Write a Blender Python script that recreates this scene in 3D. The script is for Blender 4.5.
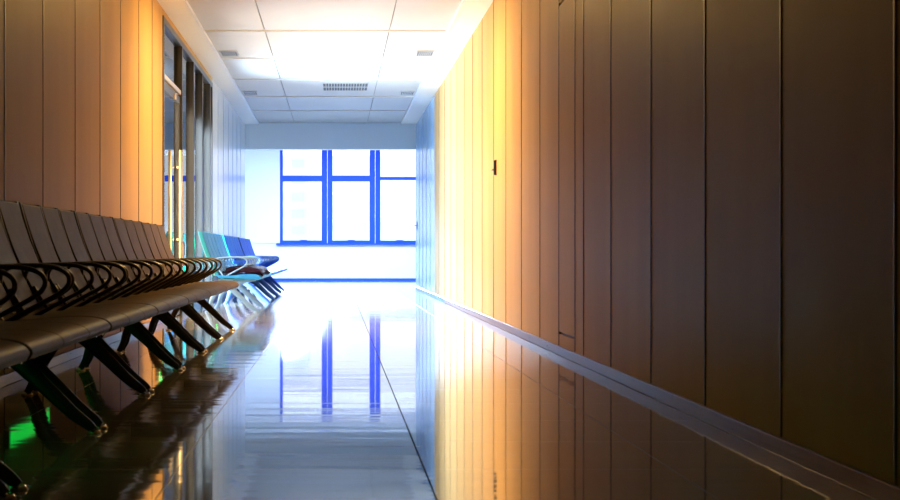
import bpy, bmesh, math, random
from mathutils import Vector, Matrix
random.seed(7)
for o in list(bpy.data.objects): bpy.data.objects.remove(o, do_unlink=True)
S = bpy.context.scene
COL = S.collection
# ---------------------------------------------------------------- camera
H = 0.70            # camera height
XL, XR = -1.75, 1.54
HC = 3.20
YE = 32.7           # end of the corridor walls
YF = 43.3           # far window wall
G0, G1 = 17.15, 24.0   # glazed entrance in left wall
cd = bpy.data.cameras.new('camera'); cam = bpy.data.objects.new('camera', cd); COL.objects.link(cam)
cam.location = (0, 0, H); cam.rotation_euler = (math.radians(90), 0, 0)
cd.sensor_width = 36; cd.lens = 36*1700/900
cd.shift_x = (450-336)/900; cd.shift_y = 3/900
cd.clip_start = .1; cd.clip_end = 600
cd.dof.use_dof = True; cd.dof.focus_distance = 19; cd.dof.aperture_fstop = 9
S.camera = cam
# ---------------------------------------------------------------- world and light
w = bpy.data.worlds.new('sky'); S.world = w; w.use_nodes = True
bg = w.node_tree.nodes['Background']
bg.inputs[0].default_value = (.80, .90, 1, 1); bg.inputs[1].default_value = 1.7
S.view_settings.view_transform = 'Standard'; S.view_settings.look = 'None'
S.view_settings.exposure = 0.0; S.view_settings.gamma = 1
S.view_settings.use_curve_mapping = False
def area(name, loc, rot, sx, sy, col, power):
    l = bpy.data.lights.new(name, 'AREA'); l.shape = 'RECTANGLE'; l.size = sx; l.size_y = sy
    l.color = col; l.energy = power
    o = bpy.data.objects.new(name, l); COL.objects.link(o); o.location = loc
    o.rotation_euler = [math.radians(a) for a in rot]; return o
BLUE = (.42, .60, 1.0)
SKYB = (.25, .52, 1.0)
WARM = (1.0, .62, .20)
sl = bpy.data.lights.new('sun', 'SUN'); sl.energy = 82; sl.angle = math.radians(4); sl.color = (.5, .72, 1)
so = bpy.data.objects.new('sun', sl); COL.objects.link(so); so.location = (0, 60, 10); so.rotation_euler = (math.radians(-82.2), 0, math.radians(2))
area('window_daylight', (0.3, YF+2.2, 4.6), (-50, 0, 0), 7, 2.4, BLUE, 2200)
area('hall_blue_fill', (0, 38.5, 3.55), (0, 0, 0), 5, 3.0, BLUE, 1500)  # added unseen source over the hall, turns the far end blue
area('lobby_daylight_behind_glass', (XL-.12, 19.6, 1.25), (0, -90, 0), 2.3, 4.6, (1, .86, .66), 520)
area('lobby_cool_fill_far_glass', (XL-.12, 22.9, 1.25), (0, -90, 0), 2.3, 2.0, (.66, .84, 1), 850)  # cool source added behind the glass to lift the end beam and walls
for sx in (-5.0, 5.3): area('hall_side_fill', (sx, YF-.06, 1.7), (-90, 0, 0), 4.2, 2.2, SKYB, 220)  # unseen blue fill added on the far wall, no windows built there
for yy, pw in ((15.9, 245),):
    area('corridor_warm_fill', (-.1, yy, HC-.01), (0, 0, 0), 1.3, 1.3, WARM, pw)  # warm fill added above the view to brighten the near walls

# ---------------------------------------------------------------- materials
def mat(name, col, rough=.5, metal=0, spec=.5, coat=0, coat_rough=.1, emit=None, estr=0):
    m = bpy.data.materials.new(name); m.use_nodes = True
    b = m.node_tree.nodes['Principled BSDF']
    b.inputs['Base Color'].default_value = (*col, 1); b.inputs['Roughness'].default_value = rough
    b.inputs['Metallic'].default_value = metal; b.inputs['Specular IOR Level'].default_value = spec
    b.inputs['Coat Weight'].default_value = coat; b.inputs['Coat Roughness'].default_value = coat_rough
    if emit: b.inputs['Emission Color'].default_value = (*emit, 1); b.inputs['Emission Strength'].default_value = estr
    return m
def noise_tint(m, scale, lo, hi, bump=0, detail=4, rough=None):
    """object-space noise between two colours, optional bump / roughness variation"""
    nt = m.node_tree; b = nt.nodes['Principled BSDF']
    tc = nt.nodes.new('ShaderNodeTexCoord'); mp = nt.nodes.new('ShaderNodeMapping'); n = nt.nodes.new('ShaderNodeTexNoise')
    mp.inputs['Scale'].default_value = scale; n.inputs['Scale'].default_value = 1; n.inputs['Detail'].default_value = detail
    nt.links.new(tc.outputs['Object'], mp.inputs[0]); nt.links.new(mp.outputs[0], n.inputs[0])
    r = nt.nodes.new('ShaderNodeValToRGB'); r.color_ramp.elements[0].position = .3; r.color_ramp.elements[1].position = .7
    r.color_ramp.elements[0].color = (*lo, 1); r.color_ramp.elements[1].color = (*hi, 1)
    nt.links.new(n.outputs[0], r.inputs[0]); nt.links.new(r.outputs[0], b.inputs['Base Color'])
    if rough:
        mr = nt.nodes.new('ShaderNodeMapRange'); mr.inputs[3].default_value = rough[0]; mr.inputs[4].default_value = rough[1]
        nt.links.new(n.outputs[0], mr.inputs[0]); nt.links.new(mr.outputs[0], b.inputs['Roughness'])
    if bump:
        bp = nt.nodes.new('ShaderNodeBump'); bp.inputs['Strength'].default_value = bump; bp.inputs['Distance'].default_value = .002
        nt.links.new(n.outputs[0], bp.inputs['Height']); nt.links.new(bp.outputs[0], b.inputs['Normal'])
    return m
M = {}
M['panel'] = noise_tint(mat('warm_laminate', (.5,.33,.16), .5, spec=.006), (2.5, 2, .35), (.47,.295,.125), (.55,.35,.15), rough=(.38,.48))
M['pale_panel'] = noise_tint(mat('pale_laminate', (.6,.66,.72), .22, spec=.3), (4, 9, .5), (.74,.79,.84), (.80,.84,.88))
M['blue_lit_panel'] = noise_tint(mat('blue_lit_laminate', (.5,.7,.9), .22, spec=.3), (4, 9, .5), (.28,.54,.88), (.36,.60,.92))  # pale laminate with the window's blue light mixed into its colour
M['cover_strip'] = mat('bronze_strip', (.15,.095,.045), .35, spec=.3, metal=.2)
M['pale_strip'] = mat('pale_strip', (.35,.45,.58), .4)
M['joint'] = mat('floor_joint', (.06,.055,.05), .9, spec=0)
M['groove'] = mat('groove_steel', (.02,.016,.012), .4, metal=.3)
M['plaster'] = mat('white_plaster', (.78,.79,.82), .6)
M['white_paint'] = mat('white_paint', (.84,.95,.98), .6)
M['ceil'] = noise_tint(mat('ceiling_tile', (.7,.69,.68), .45, spec=.3), (1.2,.35,1), (.46,.46,.46), (.52,.52,.52))
M['ceil_side'] = mat('ceiling_side', (.84,.82,.78), .5, spec=.3)
M['ceil_gap'] = mat('ceiling_gap', (.12,.12,.12), .6)
M['ceil_trim'] = mat('ceiling_trim', (.8,.8,.8), .35, metal=.5)
M['steel'] = noise_tint(mat('brushed_steel', (.42,.35,.33), .4, spec=.03, metal=.1), (30,2,60), (.13,.075,.055), (.20,.12,.09), rough=(.24,.36))
M['blue_light_tint'] = mat('blue_light_tint', (.01,.07,.6), .45, spec=.2)  # window flare and blue light put into the colour of frames and baseboards
M['grey_metal'] = mat('grey_aluminium', (.05,.048,.045), .4, metal=.3)
M['dark_metal'] = mat('dark_enamel', (.045,.036,.026), .32, metal=.5)
M['chrome'] = mat('chrome', (.72,.70,.66), .18, metal=1)
M['black'] = mat('black_plastic', (.01,.01,.01), .4)
M['brass'] = mat('brass', (.75,.52,.22), .3, metal=.8)
M['lock'] = mat('rusty_brown', (.08,.015,.006), .5)
M['vinyl_brown'] = noise_tint(mat('brown_vinyl', (.16,.11,.07), .42, spec=.008), (9,9,9), (.085,.054,.016), (.12,.079,.025), bump=.3)
M['vinyl_teal'] = noise_tint(mat('teal_vinyl', (.06,.32,.42), .5, spec=.12), (9,9,9), (.015,.17,.50), (.03,.23,.60), bump=.3)
M['vinyl_blue'] = noise_tint(mat('blue_vinyl', (.02,.12,.6), .55, spec=.03), (9,9,9), (.002,.11,.75), (.006,.15,.88), bump=.3)
M['edge_dark'] = mat('seat_shell_black', (.010,.009,.008), .38)
M['edge_teal'] = mat('seat_shell_teal', (.01,.18,.24), .35)
M['edge_green_glow'] = mat('seat_shell_green_glow', (.01,.50,.24), .35)  # green exit-light glow painted on as the shell edge colour
M['silver'] = mat('silver_enamel', (.14,.27,.50), .32, metal=.0)
M['blue_metal'] = mat('blue_enamel', (.02,.10,.42), .28, metal=.3)
M['green_metal'] = mat('green_enamel', (.10,.52,.38), .3, metal=.2)
M['jacket'] = noise_tint(mat('maroon_cloth', (.08,.01,.03), .9, spec=.05), (14,14,14), (.010,.001,.007), (.020,.002,.013), bump=.6)
M['green_lamp'] = mat('green_lamp', (.0,.3,.05), .4, emit=(.0,1,.12), estr=5)
M['dim_green_lamp'] = mat('dim_green_lamp', (.0,.2,.03), .4, emit=(.0,.75,.06), estr=1.1)
M['slot'] = mat('vent_slot', (.03,.03,.03), .6)
M['vent'] = mat('vent_metal', (.45,.45,.45), .4, metal=.3)
M['wood_int'] = mat('lobby_wall', (.75,.66,.5), .6)
M['bld'] = mat('pale_concrete', (.72,.76,.8), .8)
M['bldwin'] = mat('pale_window', (.60,.64,.68), .3)
def glass_mat(name, tint, ior=1.45):
    m = bpy.data.materials.new(name); m.use_nodes = True; nt = m.node_tree; nt.nodes.clear()
    out = nt.nodes.new('ShaderNodeOutputMaterial'); mix = nt.nodes.new('ShaderNodeMixShader')
    t = nt.nodes.new('ShaderNodeBsdfTransparent'); t.inputs[0].default_value = (*tint, 1)
    g = nt.nodes.new('ShaderNodeBsdfGlossy'); g.inputs['Roughness'].default_value = .02
    f = nt.nodes.new('ShaderNodeFresnel'); f.inputs[0].default_value = ior
    nt.links.new(f.outputs[0], mix.inputs[0]); nt.links.new(t.outputs[0], mix.inputs[1]); nt.links.new(g.outputs[0], mix.inputs[2])
    nt.links.new(mix.outputs[0], out.inputs[0]); return m
M['glass'] = glass_mat('clear_glass', (.96,.97,.98))
M['screen_glass'] = glass_mat('coated_glass', (.96,.97,.98), 1.15)
# floor: polished stone tiles
def floor_mat():
    m = mat('polished_tile', (.3,.27,.22), .05, spec=.5); nt = m.node_tree; b = nt.nodes['Principled BSDF']
    tc = nt.nodes.new('ShaderNodeTexCoord')
    br = nt.nodes.new('ShaderNodeTexBrick'); br.offset = 0; br.inputs['Scale'].default_value = 1
    br.inputs['Brick Width'].default_value = .8; br.inputs['Row Height'].default_value = .8; br.inputs['Mortar Size'].default_value = .0022
    br.inputs['Mortar Smooth'].default_value = .1
    br.inputs['Color1'].default_value = (.27,.235,.18,1); br.inputs['Color2'].default_value = (.31,.27,.21,1); br.inputs['Mortar'].default_value = (.04,.035,.03,1)
    mp = nt.nodes.new('ShaderNodeMapping'); mp.inputs['Location'].default_value = (-.286, .1, 0)
    nt.links.new(tc.outputs['Object'], mp.inputs[0]); nt.links.new(mp.outputs[0], br.inputs[0])
    nt.links.new(br.outputs[0], b.inputs['Base Color'])
    mr = nt.nodes.new('ShaderNodeMapRange'); mr.inputs[3].default_value = .045; mr.inputs[4].default_value = .5
    nt.links.new(br.outputs['Fac'], mr.inputs[0]); nt.links.new(mr.outputs[0], b.inputs['Roughness'])
    n = nt.nodes.new('ShaderNodeTexNoise'); n.inputs['Scale'].default_value = 1; n.inputs['Detail'].default_value = 2
    mp2 = nt.nodes.new('ShaderNodeMapping'); mp2.inputs['Scale'].default_value = (.7, 4.5, 1)
    nt.links.new(tc.outputs['Object'], mp2.inputs[0]); nt.links.new(mp2.outputs[0], n.inputs[0])
    bp = nt.nodes.new('ShaderNodeBump'); bp.inputs['Strength'].default_value = .45; bp.inputs['Distance'].default_value = .003
    nt.links.new(n.outputs[0], bp.inputs['Height']); nt.links.new(bp.outputs[0], b.inputs['Normal'])
    return m
M['floor'] = floor_mat()

# ---------------------------------------------------------------- mesh helpers
class MB:
    def __init__(s): s.bm = bmesh.new()
    def box(s, x0, x1, y0, y1, z0, z1, mi=0):
        v = [s.bm.verts.new((x, y, z)) for x in (x0, x1) for y in (y0, y1) for z in (z0, z1)]
        for f in ((0,1,3,2),(4,6,7,5),(0,4,5,1),(2,3,7,6),(0,2,6,4),(1,5,7,3)):
            fc = s.bm.faces.new([v[i] for i in f]); fc.material_index = mi
        return s
    def tube(s, pts, radii, n=10, flat=1.0, closed=False, side=None, mi=0):
        """tube through pts; flat scales the cross-section along `side` (world axis vector)"""
        pts = [Vector(p) for p in pts]
        if not isinstance(radii, (list, tuple)): radii = [radii]*len(pts)
        sd = Vector(side) if side else Vector((0,1,0)); rings = []
        for i, p in enumerate(pts):
            a = pts[i-1] if (i > 0 or closed) else p; c = pts[(i+1) % len(pts)] if (i < len(pts)-1 or closed) else p
            t = (c-a).normalized(); u = (sd - t*sd.dot(t))
            u = u.normalized() if u.length > 1e-4 else t.orthogonal().normalized()
            v = t.cross(u)
            rings.append([s.bm.verts.new(p + u*math.cos(k*2*math.pi/n)*radii[i]*flat + v*math.sin(k*2*math.pi/n)*radii[i]) for k in range(n)])
        m = len(rings)
        for i in range(m if closed else m-1):
            A, B = rings[i], rings[(i+1) % m]
            for k in range(n):
                f = s.bm.faces.new((A[k], A[(k+1)%n], B[(k+1)%n], B[k])); f.smooth = True; f.material_index = mi
        if not closed: s.bm.faces.new(rings[0][::-1]).material_index = mi; s.bm.faces.new(rings[-1]).material_index = mi
        return s
    def cyl(s, c, r0, r1, z0, z1, n=20):
        A = [s.bm.verts.new((c[0]+r0*math.cos(k*2*math.pi/n), c[1]+r0*math.sin(k*2*math.pi/n), z0)) for k in range(n)]
        B = [s.bm.verts.new((c[0]+r1*math.cos(k*2*math.pi/n), c[1]+r1*math.sin(k*2*math.pi/n), z1)) for k in range(n)]
        for k in range(n): s.bm.faces.new((A[k], A[(k+1)%n], B[(k+1)%n], B[k])).smooth = True
        s.bm.faces.new(A[::-1]); s.bm.faces.new(B); return s
    def prism(s, prof, y0, y1, mi=0):
        """extrude an (x,z) outline along y"""
        A = [s.bm.verts.new((x, y0, z)) for x, z in prof]; B = [s.bm.verts.new((x, y1, z)) for x, z in prof]
        n = len(prof)
        for k in range(n): s.bm.faces.new((A[k], A[(k+1)%n], B[(k+1)%n], B[k])).material_index = mi
        s.bm.faces.new(A[::-1]).material_index = mi; s.bm.faces.new(B).material_index = mi; return s
    def build(s, name, mats, parent=None, bevel=0, seg=2, smooth=False):
        bmesh.ops.recalc_face_normals(s.bm, faces=s.bm.faces)
        me = bpy.data.meshes.new(name); s.bm.to_mesh(me); s.bm.free()
        for m in (mats if isinstance(mats, list) else [mats]): me.materials.append(m)
        o = bpy.data.objects.new(name, me); COL.objects.link(o)
        if smooth:
            for p in me.polygons: p.use_smooth = True
        if bevel:
            b = o.modifiers.new('bevel', 'BEVEL'); b.width = bevel; b.segments = seg; b.limit_method = 'ANGLE'; b.angle_limit = math.radians(35)
        if smooth: o.modifiers.new('normals', 'WEIGHTED_NORMAL')
        if parent: o.parent = parent
        return o
def tag(o, label, cat, group=None):
    o['label'] = label; o['category'] = cat
    if group: o['group'] = group
    return o
def struct(o, label=None):
    o['kind'] = 'structure'
    if label: o['label'] = label
    return o
def empty(name, loc):
    o = bpy.data.objects.new(name, None); COL.objects.link(o); o.location = loc; o.empty_display_size = .2; return o
def copy_tree(o, parent=None):
    c = o.copy(); COL.objects.link(c)
    if parent: c.parent = parent
    for ch in list(o.children): copy_tree(ch, c)
    return c

# ---------------------------------------------------------------- shell
YB = -3.0
struct(MB().box(-9, 9, YB, YF+.1, -.12, 0).build('floor', M['floor']), 'polished reflective tile floor')
mb = MB(); mb.box(.2835, .2885, YB, YF-.05, 0, .0006); struct(mb.build('trim_1', M['joint']), 'long dark joint strip running down the floor')
RS = [-2.6,-1.4,-.2,1.0,2.2,3.45,4.68,5.88,7.09,8.31,9.52,10.57,10.95,11.74,12.83,14.11,15.4,16.6,17.9,19.15,20.4,21.65,22.9,24.1,25.4,26.6]
RS2 = [26.6,27.8,29.0,30.2,31.4,YE]
LS = [-3.0,-1.83,-.63,.57,1.77,2.97,4.17,5.37,6.57,7.77,8.97,10.15,11.4,12.6,13.8,15.07,16.17,G0]
LS2 = [G1,25.2,26.4,27.6,28.8,30.0,31.2,YE]
def wall(name, seams, x, sgn, m, skip=None, g=.011, strip=None):
    """panelled wall: boards of 18 mm with open joints on a dark backing; sgn = side the wall stands on"""
    mb = MB(); t = .018; z0 = .06
    a, b = sorted((x+sgn*t, x+sgn*.16)); mb.box(a, b, seams[0], seams[-1], 0, HC+.05, 1)
    for i in range(len(seams)-1):
        y0, y1 = seams[i]+g, seams[i+1]-g
        a, b = sorted((x, x+sgn*t))
        if skip == i:
            mb.box(a, b, y0, y1, z0, .15-.01); mb.box(a, b, y0, y1, 2.41+.012, HC)
        else: mb.box(a, b, y0, y1, z0, HC)
        if i: a, b = sorted((x-sgn*.0045, x+sgn*t)); mb.box(a, b, seams[i]-.006, seams[i]+.006, z0, HC-.03, 2)
    o = mb.build(name, [m, M['groove'], strip or M['cover_strip']]); bv = o.modifiers.new('bevel','BEVEL'); bv.width = .0025; bv.segments = 2
    return struct(o)
wall('wall_right', RS, XR, 1, M['panel'], skip=RS.index(10.95))
wall('wall_right_end', RS2, XR, 1, M['blue_lit_panel'], strip=M['pale_strip'])
wall('wall_left', LS, XL, -1, M['panel'])
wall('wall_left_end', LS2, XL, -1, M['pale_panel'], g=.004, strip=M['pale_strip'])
# flush access door in the right wall
d = MB().box(XR-.002, XR+.016, 10.965, 11.718, .158, 2.402).build('door_1', M['panel'], bevel=.003); struct(d, 'flush panel door hidden in the right wall')
# baseboards
def base(name, x, sgn, y0, y1, m):
    a, b = sorted((x-sgn*.014, x+sgn*.02)); struct(MB().box(a, b, y0, y1, 0, .062).build(name, m, bevel=.004))
base('baseboard_right', XR, 1, YB, 24.0, M['steel']); base('baseboard_right_end', XR, 1, 24.0, YE, M['blue_light_tint'])
base('baseboard_left', XL, -1, YB, G0, M['steel']); base('baseboard_left_end', XL, -1, G1, YE, M['blue_light_tint'])
struct(MB().box(-9, 9, YB-.1, YB, 0, HC+.05).build('wall_back', M['panel']))
# glazed entrance header, jambs
struct(MB().box(XL-.16, XL, G0, G1, 3.10, HC+.05).build('wall_left_header', M['panel']))
# ceiling: tiles on a grid with the two side strips
mb = MB(); mb.box(-9, XL-.16, G0-.5, G1+1.1, HC+.72, HC+.8)
struct(mb.build('ceiling_lobby', M['plaster']))
mb = MB(); gapc = .005
mb.box(XL-.16, XR+.16, YB, YE, HC+.02, HC+.1, 1)
ys = []; y = 19.1-2.67*8
while y < YE-.3: ys.append(y); y += 2.67
ys = [YB]+ys+[YE]
for xa, xb in ((-1.48, -.8), (-.8, .6), (.6, 1.25)):
    for i in range(len(ys)-1): mb.box(xa+gapc, xb-gapc, ys[i]+gapc, ys[i+1]-gapc, HC, HC+.02)
for xa, xb in ((XL-.005, -1.49), (1.26, XR+.005)):
    yy = [YB]+[k*1.6 for k in range(0, 21) if k*1.6 < YE-.4]+[YE]
    for i in range(len(yy)-1): mb.box(xa, xb, yy[i]+.002, yy[i+1]-.002, HC-.03, HC+.02, 2)
o = mb.build('ceiling', [M['ceil'], M['ceil_gap'], M['ceil_side']], bevel=.002); struct(o, 'tiled ceiling with flat side strips')
mb = MB()
for yy in ys[1:-1]: mb.box(-1.47, 1.24, yy-.012, yy+.012, HC-.014, HC+.01)
struct(mb.build('trim_7', M['ceil_trim'], bevel=.002), 'cross bars between the ceiling tiles')
for n, xx in ((2, -1.485), (3, 1.255)):
    struct(MB().box(xx-.012, xx+.012, YB, YE, HC-.036, HC+.01).build('trim_%d' % n, M['ceil_trim'], bevel=.002))
# bulkhead beam at the end and far hall
struct(MB().box(XL-.16, XR+.16, YE, YE+.35, 2.70, 4.0).build('wall_bulkhead', M['white_paint']))
struct(MB().box(-9, XL-.16, YE, YE+.2, 0, 4.0).build('wall_hall_left', M['plaster']))
struct(MB().box(XR+.16, 9, YE, YE+.2, 0, 4.0).build('wall_hall_right', M['plaster']))
struct(MB().box(XL-.162, XL+.004, YE-.01, YE+.03, 0, HC).build('trim_4', M['plaster']))
struct(MB().box(XR-.004, XR+.162, YE-.01, YE+.03, 0, HC).build('trim_5', M['plaster']))
struct(MB().box(-9, 9, YE, YF+.2, 3.62, 3.7).build('ceiling_hall', M['plaster']))
struct(MB().box(-9.1, -9, YE, YF+.2, 0, 4).build('wall_hall_side_left', M['plaster']))
struct(MB().box(9, 9.1, YE, YF+.2, 0, 4).build('wall_hall_side_right', M['plaster']))
WX0, WX1, WZ0, WZ1 = -1.43, 2.24, .95, 3.4
mb = MB()
seamx = [-9,-4.2,-2.83,-1.43,-.05,1.38,2.78,4.2,9]
for i in range(len(seamx)-1): mb.box(seamx[i]+.004, seamx[i+1]-.004, YF, YF+.03, .05, WZ0-.02)
mb.box(-9, 9, YF+.03, YF+.2, 0, WZ0)
mb.box(-9, WX0, YF, YF+.2, WZ0, 3.65); mb.box(WX1, 9, YF, YF+.2, WZ0, 3.65); mb.box(WX0, WX1, YF, YF+.2, WZ1, 3.65)
struct(mb.build('wall_far', M['plaster']))
struct(MB().box(-9, 9, YF-.02, YF+.03, 0, .055).build('baseboard_far', M['blue_light_tint']))
struct(MB().box(WX0-.09, WX1+.09, YF-.10, YF+.05, WZ0-.045, WZ0).build('trim_6', M['blue_light_tint'], bevel=.006), 'window sill ledge')
edges = [(-1.43,-.225),(-.215,.995),(1.005,2.24)]
for i, (a, b) in enumerate(edges):
    mb = MB(); fw = .085 if i else .075; y0, y1 = YF+.02, YF+.11
    lw = .075 if i == 0 else .125; rw = .14 if i < 2 else .08
    mb.box(a, a+lw, y0, y1, WZ0, WZ1); mb.box(b-rw, b, y0, y1, WZ0, WZ1)
    mb.box(a+lw, b-rw, y0, y1, WZ0, WZ0+.07); mb.box(a+lw, b-rw, y0, y1, WZ1-.07, WZ1)
    tz = .075 if i < 2 else .04
    mb.box(a+lw, b-rw, y0, y1, 2.60-tz, 2.60+tz)
    o = struct(mb.build('window_%d' % (i+1), M['blue_light_tint'], bevel=.006), 'tall window unit with blue flare coloured into its frame')
    p = MB().box(a+lw-.01, b-rw+.01, YF+.06, YF+.066, WZ0+.05, WZ1-.05).build('window_pane', M['glass'], o)
    MB().box((a+b)/2-.09, (a+b)/2+.09, YF-.005, YF+.022, WZ0+.06, WZ0+.085).build('window_catch', M['blue_light_tint'], o, bevel=.004)

# ---------------------------------------------------------------- glazed entrance on the left
XG = XL-.035
posts = [17.30, 19.2, 20.75, 22.1, 23.45]
fr = MB()
fr.box(XL-.085, XL+.012, G0, G0+.10, 0, 3.10); fr.box(XL-.085, XL+.012, G1-.10, G1, 0, 3.10)
fr.box(XL-.085, XL+.012, G0+.10, G1-.10, 3.03, 3.10)
o4 = struct(fr.build('window_4', M['grey_metal'], bevel=.005), 'full height glazed screen in the left wall')
for k, y in enumerate(posts[1:]):
    MB().box(XL-.045, XL+.018, y-.035, y+.035, 0, 3.03).build('mullion', M['grey_metal'], o4, bevel=.005)
    MB().box(XL-.060, XL-.045, y+.03, y+.06, 0, 3.03).build('mullion', M['chrome'], o4, bevel=.004)
ends = posts[1:]+[G1-.065]
for a, b in zip(ends[:-1], ends[1:]):
    MB().box(XG-.004, XG+.004, a+.035, b-.035, .06, 3.03).build('window_pane', M['screen_glass'], o4)
    MB().box(XG-.03, XG+.03, a+.035, b-.035, 0, .07).build('bottom_rail', M['grey_metal'], o4)
MB().box(XG-.004, XG+.004, G0+.10, posts[1]-.035, 2.54, 3.03).build('window_pane', M['screen_glass'], o4)
MB().box(XL-.07, XL+.004, G0+.10, posts[1]-.035, 2.48, 2.53).build('transom', M['brass'], o4, bevel=.004)
# glass door leaf
dl = MB(); a, b = G0+.11, posts[1]-.045
dl.box(XG-.025, XG+.025, a, a+.07, .01, 2.46); dl.box(XG-.025, XG+.025, b-.07, b, .01, 2.46)
dl.box(XG-.025, XG+.025, a+.07, b-.07, .01, .10); dl.box(XG-.025, XG+.025, a+.07, b-.07, 2.38, 2.46)
d2 = struct(dl.build('door_2', M['grey_metal'], bevel=.004), 'glass entrance door in the left screen')
MB().box(XG-.004, XG+.004, a+.07, b-.07, .10, 2.38).build('door_pane', M['screen_glass'], d2)
hy = 18.85
MB().tube([(XL+.03, hy, .62), (XL+.03, hy, 1.84)], .019, 14, side=(1,0,0)).tube([(XG+.02, hy, 1.65), (XL+.03, hy, 1.65)], .010, 8, side=(0,0,1)).tube([(XG+.02, hy, .85), (XL+.03, hy, .85)], .010, 8, side=(0,0,1)).build('door_handle', M['brass'], d2)
MB().box(XL-.06, XL+.0, 18.5, 18.65, 2.38, 2.43).tube([(XL-.03,18.45,2.43),(XL-.005,18.75,2.455),(XL-.03,19.0,2.46)], .008, 8).build('door_closer', M['brass'], d2, bevel=.006)
lk = MB()
lk.tube([(XL+.066,18.80,.60),(XL+.068,18.79,.70),(XL+.070,18.80,.78),(XL+.058,18.83,.815),(XL+.052,18.90,.80),(XL+.056,18.91,.72)], [.012,.011,.010,.013,.011,.008], 10)
lk.box(XL+.050, XL+.085, 18.77, 18.83, .56, .63)
tag(lk.build('door_lock', M['lock'], bevel=.004), 'reddish brown hooked lock hanging at the tall pull handle of the glass door', 'lock')
# lobby beyond the glass
struct(MB().box(-9, XL-.16, G1+1.0, G1+1.1, 0, 4.0).build('wall_lobby_far', M['wood_int']))
struct(MB().box(-9, XL-.16, G0-.6, G0-.5, 0, 4.0).build('wall_lobby_near', M['wood_int']))
struct(MB().box(-9.1, -9, G0-.6, G1+1.1, 0, 4.0).build('wall_lobby_side', M['wood_int']))

# ---------------------------------------------------------------- ceiling vents
def vent(x, y, wx, wy, rows, cols, label, group=None):
    e = empty('ceiling_vent', (x, y, HC)); tag(e, label, 'vent', group)
    mb = MB(); mb.box(-wx/2, wx/2, -wy/2, wy/2, -.008, .004); mb.build('backing', M['slot'], e)
    mb = MB(); t = .018
    mb.box(-wx/2-t, wx/2+t, -wy/2-t*2, -wy/2, -.014, .004); mb.box(-wx/2-t, wx/2+t, wy/2, wy/2+t*2, -.014, .004)
    mb.box(-wx/2-t, -wx/2, -wy/2, wy/2, -.014, .004); mb.box(wx/2, wx/2+t, -wy/2, wy/2, -.014, .004)
    for k in range(1, rows): yy = -wy/2+wy*k/rows; mb.box(-wx/2, wx/2, yy-.03, yy+.03, -.014, .004)
    mb.build('frame', M['vent'], e, bevel=.002)
    mb = MB()
    for k in range(1, cols): xx = -wx/2+wx*k/cols; mb.box(xx-.004, xx+.004, -wy/2, wy/2, -.012, .002)
    s = mb.build('grille', M['vent'], e)
vent(-1.335, 21.25, .19, .46, 1, 8, 'small grey grille at the left ceiling edge, the nearer of the left pair')
vent(1.11, 21.25, .19, .46, 1, 8, 'small grey grille at the right ceiling edge, the nearer of the right pair')
vent(-1.335, 26.5, .19, .46, 1, 8, 'small grey grille at the left ceiling edge, farther along near the end beam')
vent(1.11, 26.5, .19, .46, 1, 8, 'small grey grille at the right ceiling edge, farther along near the end beam')
vent(.14, 25.5, .66, 1.1, 2, 16, 'long double slot air vent in the middle ceiling tiles')

# ---------------------------------------------------------------- small things on the walls
e = empty('door_lock_plate', (XR, 16.33, 1.52)); tag(e, 'small black lock handle on the right panelled wall', 'lock')
MB().box(-.012, .001, -.035, .035, -.075, .075).build('plate', M['black'], e, bevel=.004)
MB().tube([(-.012,0,-.02),(-.030,0,-.02),(-.034,.02,-.02),(-.034,.09,-.02)], .008, 8, side=(0,0,1)).box(-.028,-.012,-.03,.03,-.07,.07).build('handle', M['black'], e, bevel=.004)
e = empty('door_lock_plate', (XR, 32.2, 1.22)); tag(e, 'tiny bluish lock handle at the very end of the right wall', 'lock')
MB().box(-.012, .001, -.04, .04, -.08, .08).build('plate', M['blue_metal'], e, bevel=.004)
MB().tube([(-.012,0,0),(-.05,0,0),(-.055,.02,0),(-.055,.10,0)], .009, 8, side=(0,0,1)).build('handle', M['blue_metal'], e)
def exit_lamp(y, z, label, hl=.19, hh=.085, lm='green_lamp'):
    e = empty('exit_lamp', (XL, y, z)); tag(e, label, 'exit light', 'green exit lights low on the left wall')
    MB().box(0, .035, -hl, hl, -hh, hh).build('housing', M['vent'], e, bevel=.006)
    MB().box(.035, .040, -hl+.02, hl-.02, -hh+.015, hh-.015).build('lit_panel', M[lm], e)
exit_lamp(5.6, .30, 'green exit light low on the left wall behind the nearest bench')
exit_lamp(9.55, .28, 'green exit light low on the left wall below the middle of the long bench row', .62, .055, 'dim_green_lamp')
exit_lamp(16.65, .45, 'green exit light low on the left wall just before the glass door')
exit_lamp(24.4, .45, 'green exit light low on the left wall just past the glass screen')

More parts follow.
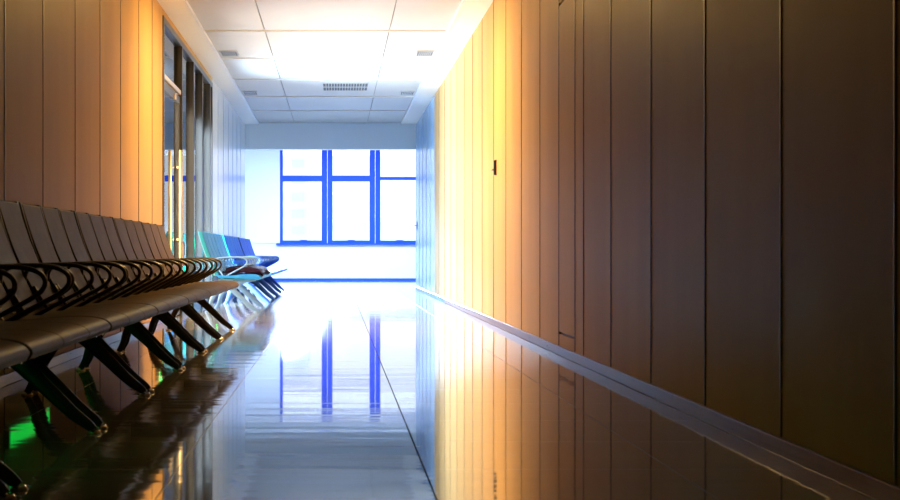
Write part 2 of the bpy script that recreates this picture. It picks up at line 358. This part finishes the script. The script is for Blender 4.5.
# ---------------------------------------------------------------- waiting benches (local x: + towards the corridor)
PITCH = .575
XO = -1.25        # world x of the bench origin
def L(x): return x-XO     # world x -> local x
def bez(pts, n=18):
    """smooth Catmull-Rom through the points"""
    P = [Vector(p) for p in pts]; P = [2*P[0]-P[1]]+P+[2*P[-1]-P[-2]]; out = []
    seg = len(P)-3
    for i in range(seg):
        m = max(2, n//seg)
        for k in range(m):
            t = k/m; p0, p1, p2, p3 = P[i:i+4]
            out.append(.5*((2*p1)+(-p0+p2)*t+(2*p0-5*p1+4*p2-p3)*t*t+(-p0+3*p1-3*p2+p3)*t**3))
    out.append(P[-2]); return out
def seat_mesh(y):
    top = bez([(L(-.892),0,.392),(L(-.884),0,.410),(L(-.897),0,.430),(L(-.93),0,.444),(L(-.99),0,.451),(L(-1.08),0,.449),(L(-1.2),0,.438),(L(-1.31),0,.434),(L(-1.37),0,.441),(L(-1.405),0,.452)], 40)
    prof = [(p.x, p.z) for p in top]+[(L(-1.408),.435),(L(-1.375),.408),(L(-1.05),.396),(L(-.93),.385),(L(-.90),.385)]
    mb = MB(); mb.prism(prof, y-.2855, y+.2855); return mb
def back_mesh(y):
    # gently curved back cushion
    mb = MB(); f = []; r = []
    for k in range(9):
        t = k/8; z = .455+(.945-.455)*t; x = L(-1.385-.205*t) - .02*math.sin(math.pi*t)
        f.append((x+.020, z)); r.append((x-.016, z))
    f.append((L(-1.60), .955)); prof = f+r[::-1]
    mb.prism(prof, y-.254, y+.254); return mb
def shell_mesh(y):
    mb = MB(); f = []; r = []
    for k in range(9):
        t = k/8; z = .43+(.95-.43)*t; x = L(-1.385-.205*t) - .02*math.sin(math.pi*t)
        f.append((x-.016, z)); r.append((x-.034, z))
    mb.prism(f+r[::-1], y-.275, y+.275)
    for s in (-1, 1):
        f2 = []; r2 = []
        for k in range(9):
            t = k/8; z = .43+(.955-.43)*t; x = L(-1.385-.205*t) - .02*math.sin(math.pi*t)
            f2.append((x+.014, z)); r2.append((x-.034, z))
        a, b = sorted((y+s*.254, y+s*.277)); mb.prism(f2+r2[::-1], a, b)
    return mb
def arm_mesh(y):
    pts = [(-1.44,.56),(-1.43,.615),(-1.38,.640),(-1.25,.650),(-1.13,.648),(-1.06,.625),(-1.045,.585),(-1.08,.545),(-1.17,.495),(-1.28,.435),(-1.31,.425),(-1.335,.445),(-1.40,.545)]
    mb = MB(); mb.tube(bez([(L(x), y, z) for x, z in pts], 48), .0095, 8, flat=1.5); return mb
def lerp(a, b, t): return a+(b-a)*t
def leg_mesh(y):
    mb = MB()
    fp = bez([(L(-1.36), y, .33), (L(-1.27), y, .305), (L(-1.15), y, .20), (L(-1.03), y, .085), (L(-.965), y, .035), (L(-.94), y, .012)], 20)
    mb.tube(fp, [lerp(.050, .017, (i/(len(fp)-1))**.7) for i in range(len(fp))], 10, flat=.42)
    rp = bez([(L(-1.20), y, .30), (L(-1.31), y, .305), (L(-1.40), y, .25), (L(-1.465), y, .15), (L(-1.49), y, .07), (L(-1.52), y, .012)], 20)
    mb.tube(rp, [lerp(.042, .017, (i/(len(rp)-1))**.7) for i in range(len(rp))], 10, flat=.42)
    # web up to the beam and bracket forward under the seat
    mb.prism([(L(-1.38),.385),(L(-1.34),.29),(L(-1.22),.28),(L(-1.10),.345),(L(-.93),.372),(L(-.93),.388)], y-.014, y+.014)
    return mb
def make_bench(seatm, shellm, framem, endm=None):
    root = empty('waiting_bench', (XO, 0, 0)); mid = 1.5*PITCH
    for k in range(3):
        y = (k+.5)*PITCH - mid
        seat_mesh(y).build('seat', seatm, root, bevel=.012, seg=4, smooth=True)
        bk = back_mesh(y).build('backrest', seatm, root, bevel=.010, seg=3)
        shell_mesh(y).build('back_shell', shellm if k else (endm or shellm), bk, bevel=.004)
        MB().box(L(-1.38), L(-.94), y-.28, y+.28, .383, .396).build('seat_shell', shellm, root, bevel=.003)
    for k in range(4):
        y = k*PITCH - mid + (.02 if k == 0 else -.02 if k == 3 else 0)
        arm_mesh(y).build('armrest', framem, root)
    for s in (-1, 1):
        y = s*(mid-.075)
        lg = leg_mesh(y).build('leg', framem, root)
        for xx in (-.94, -1.52): MB().cyl((L(xx), y), .030, .022, 0, .014, 16).build('foot_pad', M['chrome'] if framem is M['dark_metal'] else framem, lg)
    MB().box(L(-1.30), L(-1.22), -mid+.02, mid-.02, .335, .385).build('beam', framem, root, bevel=.006)
    MB().tube([(L(-.955), -mid+.02, .376), (L(-.955), mid-.02, .376)], .008, 10, side=(1,0,0)).build('front_rail', framem, root)
    return root
BL = 1.761
ordn = ['nearest', 'second', 'third', 'fourth', 'fifth', 'sixth', 'last']
proto = make_bench(M['vinyl_brown'], M['edge_dark'], M['dark_metal'])
for i in range(7):
    o = proto if i == 0 else copy_tree(proto)
    o.location = (XO, 15.5-BL*(6-i)-BL/2, 0)
    lab = ['brown padded three seat waiting bench nearest the camera, cut off by the left edge',
           'brown padded three seat waiting bench, second from the camera in the long row',
           'brown padded three seat waiting bench, third from the camera in the long row',
           'brown padded three seat waiting bench, fourth and middle one of the long row',
           'brown padded three seat waiting bench, third from the far end of the long row',
           'brown padded three seat waiting bench, second from the far end of the long row',
           'brown padded three seat waiting bench, far end of the long row before the glass door'][i]
    tag(o, lab, 'bench', 'brown waiting benches in the long near row')
teal = make_bench(M['vinyl_teal'], M['edge_teal'], M['silver'])
teal2 = copy_tree(teal)
green = make_bench(M['vinyl_blue'], M['edge_teal'], M['blue_metal'], M['edge_green_glow'])
blue2 = make_bench(M['vinyl_blue'], M['blue_metal'], M['blue_metal']); blue3 = copy_tree(blue2); blue4 = copy_tree(blue2)
for o, y, lab in ((teal, 19.95, 'teal three seat bench with silver frame, first past the glass door, maroon jacket on it'),
                  (teal2, 21.72, 'teal three seat bench with silver frame, directly behind the one with the jacket'),
                  (green, 23.75, 'blue three seat bench with green exit glow coloured on its side edge, first of the blue ones'),
                  (blue2, 25.52, 'blue three seat bench, second of the blue ones after the one with the green glow'),
                  (blue3, 27.55, 'blue three seat bench, second from the window end of the far row'),
                  (blue4, 29.32, 'blue three seat bench nearest the window at the end of the far row')):
    o.location = (XO, y+BL/2, 0); tag(o, lab, 'bench', 'teal and blue benches in the far row')
# green end bracket
# ---------------------------------------------------------------- jacket draped on the teal bench
def jacket():
    bm = bmesh.new(); nx, ny = 26, 34; top = []; bot = []
    for j in range(ny):
        v = j/(ny-1); y = 20.12+2.4*v; ra = []; rb = []
        w0 = -1.36+.05*math.sin(v*9)+.05*v; w1 = -.872+.010*math.sin(v*8+1)
        for i in range(nx):
            u = i/(nx-1); x = w0+(w1-w0)*u
            zs = .468
            h = .020+.055*math.sin(math.pi*min(1, v*1.02))**.5*math.sin(math.pi*min(.93, .08+u*.85))**.6
            h += .010*math.sin(u*9+v*5)*math.sin(v*12+u*3)*math.sin(math.pi*v)
            z = zs+max(.006, h)
            if x > -.90: zs -= (x+.90)*1.1; z = zs+.03
            edge = min(1, v*8, (1-v)*8); z = zs+(z-zs)*(.25+.75*edge)
            ra.append(bm.verts.new((x, y, z))); rb.append(bm.verts.new((x-(.012 if x > -.9 else 0), y, zs-.002)))
        top.append(ra); bot.append(rb)
    for G in (top, bot):
        for j in range(ny-1):
            for i in range(nx-1): bm.faces.new((G[j][i], G[j][i+1], G[j+1][i+1], G[j+1][i])).smooth = True
    per = [(0, i) for i in range(nx)]+[(j, nx-1) for j in range(1, ny)]+[(ny-1, i) for i in range(nx-2, -1, -1)]+[(j, 0) for j in range(ny-2, 0, -1)]
    for k in range(len(per)):
        a, b = per[k], per[(k+1) % len(per)]
        bm.faces.new((top[a[0]][a[1]], top[b[0]][b[1]], bot[b[0]][b[1]], bot[a[0]][a[1]])).smooth = True
    bmesh.ops.recalc_face_normals(bm, faces=bm.faces)
    me = bpy.data.meshes.new('jacket'); bm.to_mesh(me); bm.free(); me.materials.append(M['jacket'])
    o = bpy.data.objects.new('jacket', me); COL.objects.link(o); return o
tag(jacket(), 'dark maroon jacket spread over the seats at the near end of the teal benches', 'jacket')

# ---------------------------------------------------------------- buildings outside the window
def building(x0, x1, y, z1, nfl, ncol, label):
    e = empty('office_building', ((x0+x1)/2, y, -6)); tag(e, label, 'building'); w = x1-x0
    MB().box(-w/2, w/2, 0, 12, 0, z1+6).build('wall', M['bld'], e)
    fl = (z1+6)/nfl
    for r in range(nfl):
        for c in range(ncol):
            MB().box(-w/2+w*(c+.2)/ncol, -w/2+w*(c+.8)/ncol, -.06, .0, r*fl+fl*.3, r*fl+fl*.75).build('window', M['bldwin'], e)
building(-4.4, -1.8, 110, 7, 12, 2, 'pale narrow tower outside behind the left window pane')
building(-1.0, 6.5, 140, 3.6, 6, 6, 'pale wide low block outside behind the window panes')
struct(MB().box(-60, 60, YF+.3, 200, -6.2, -6).build('floor_outside', M['bld']))
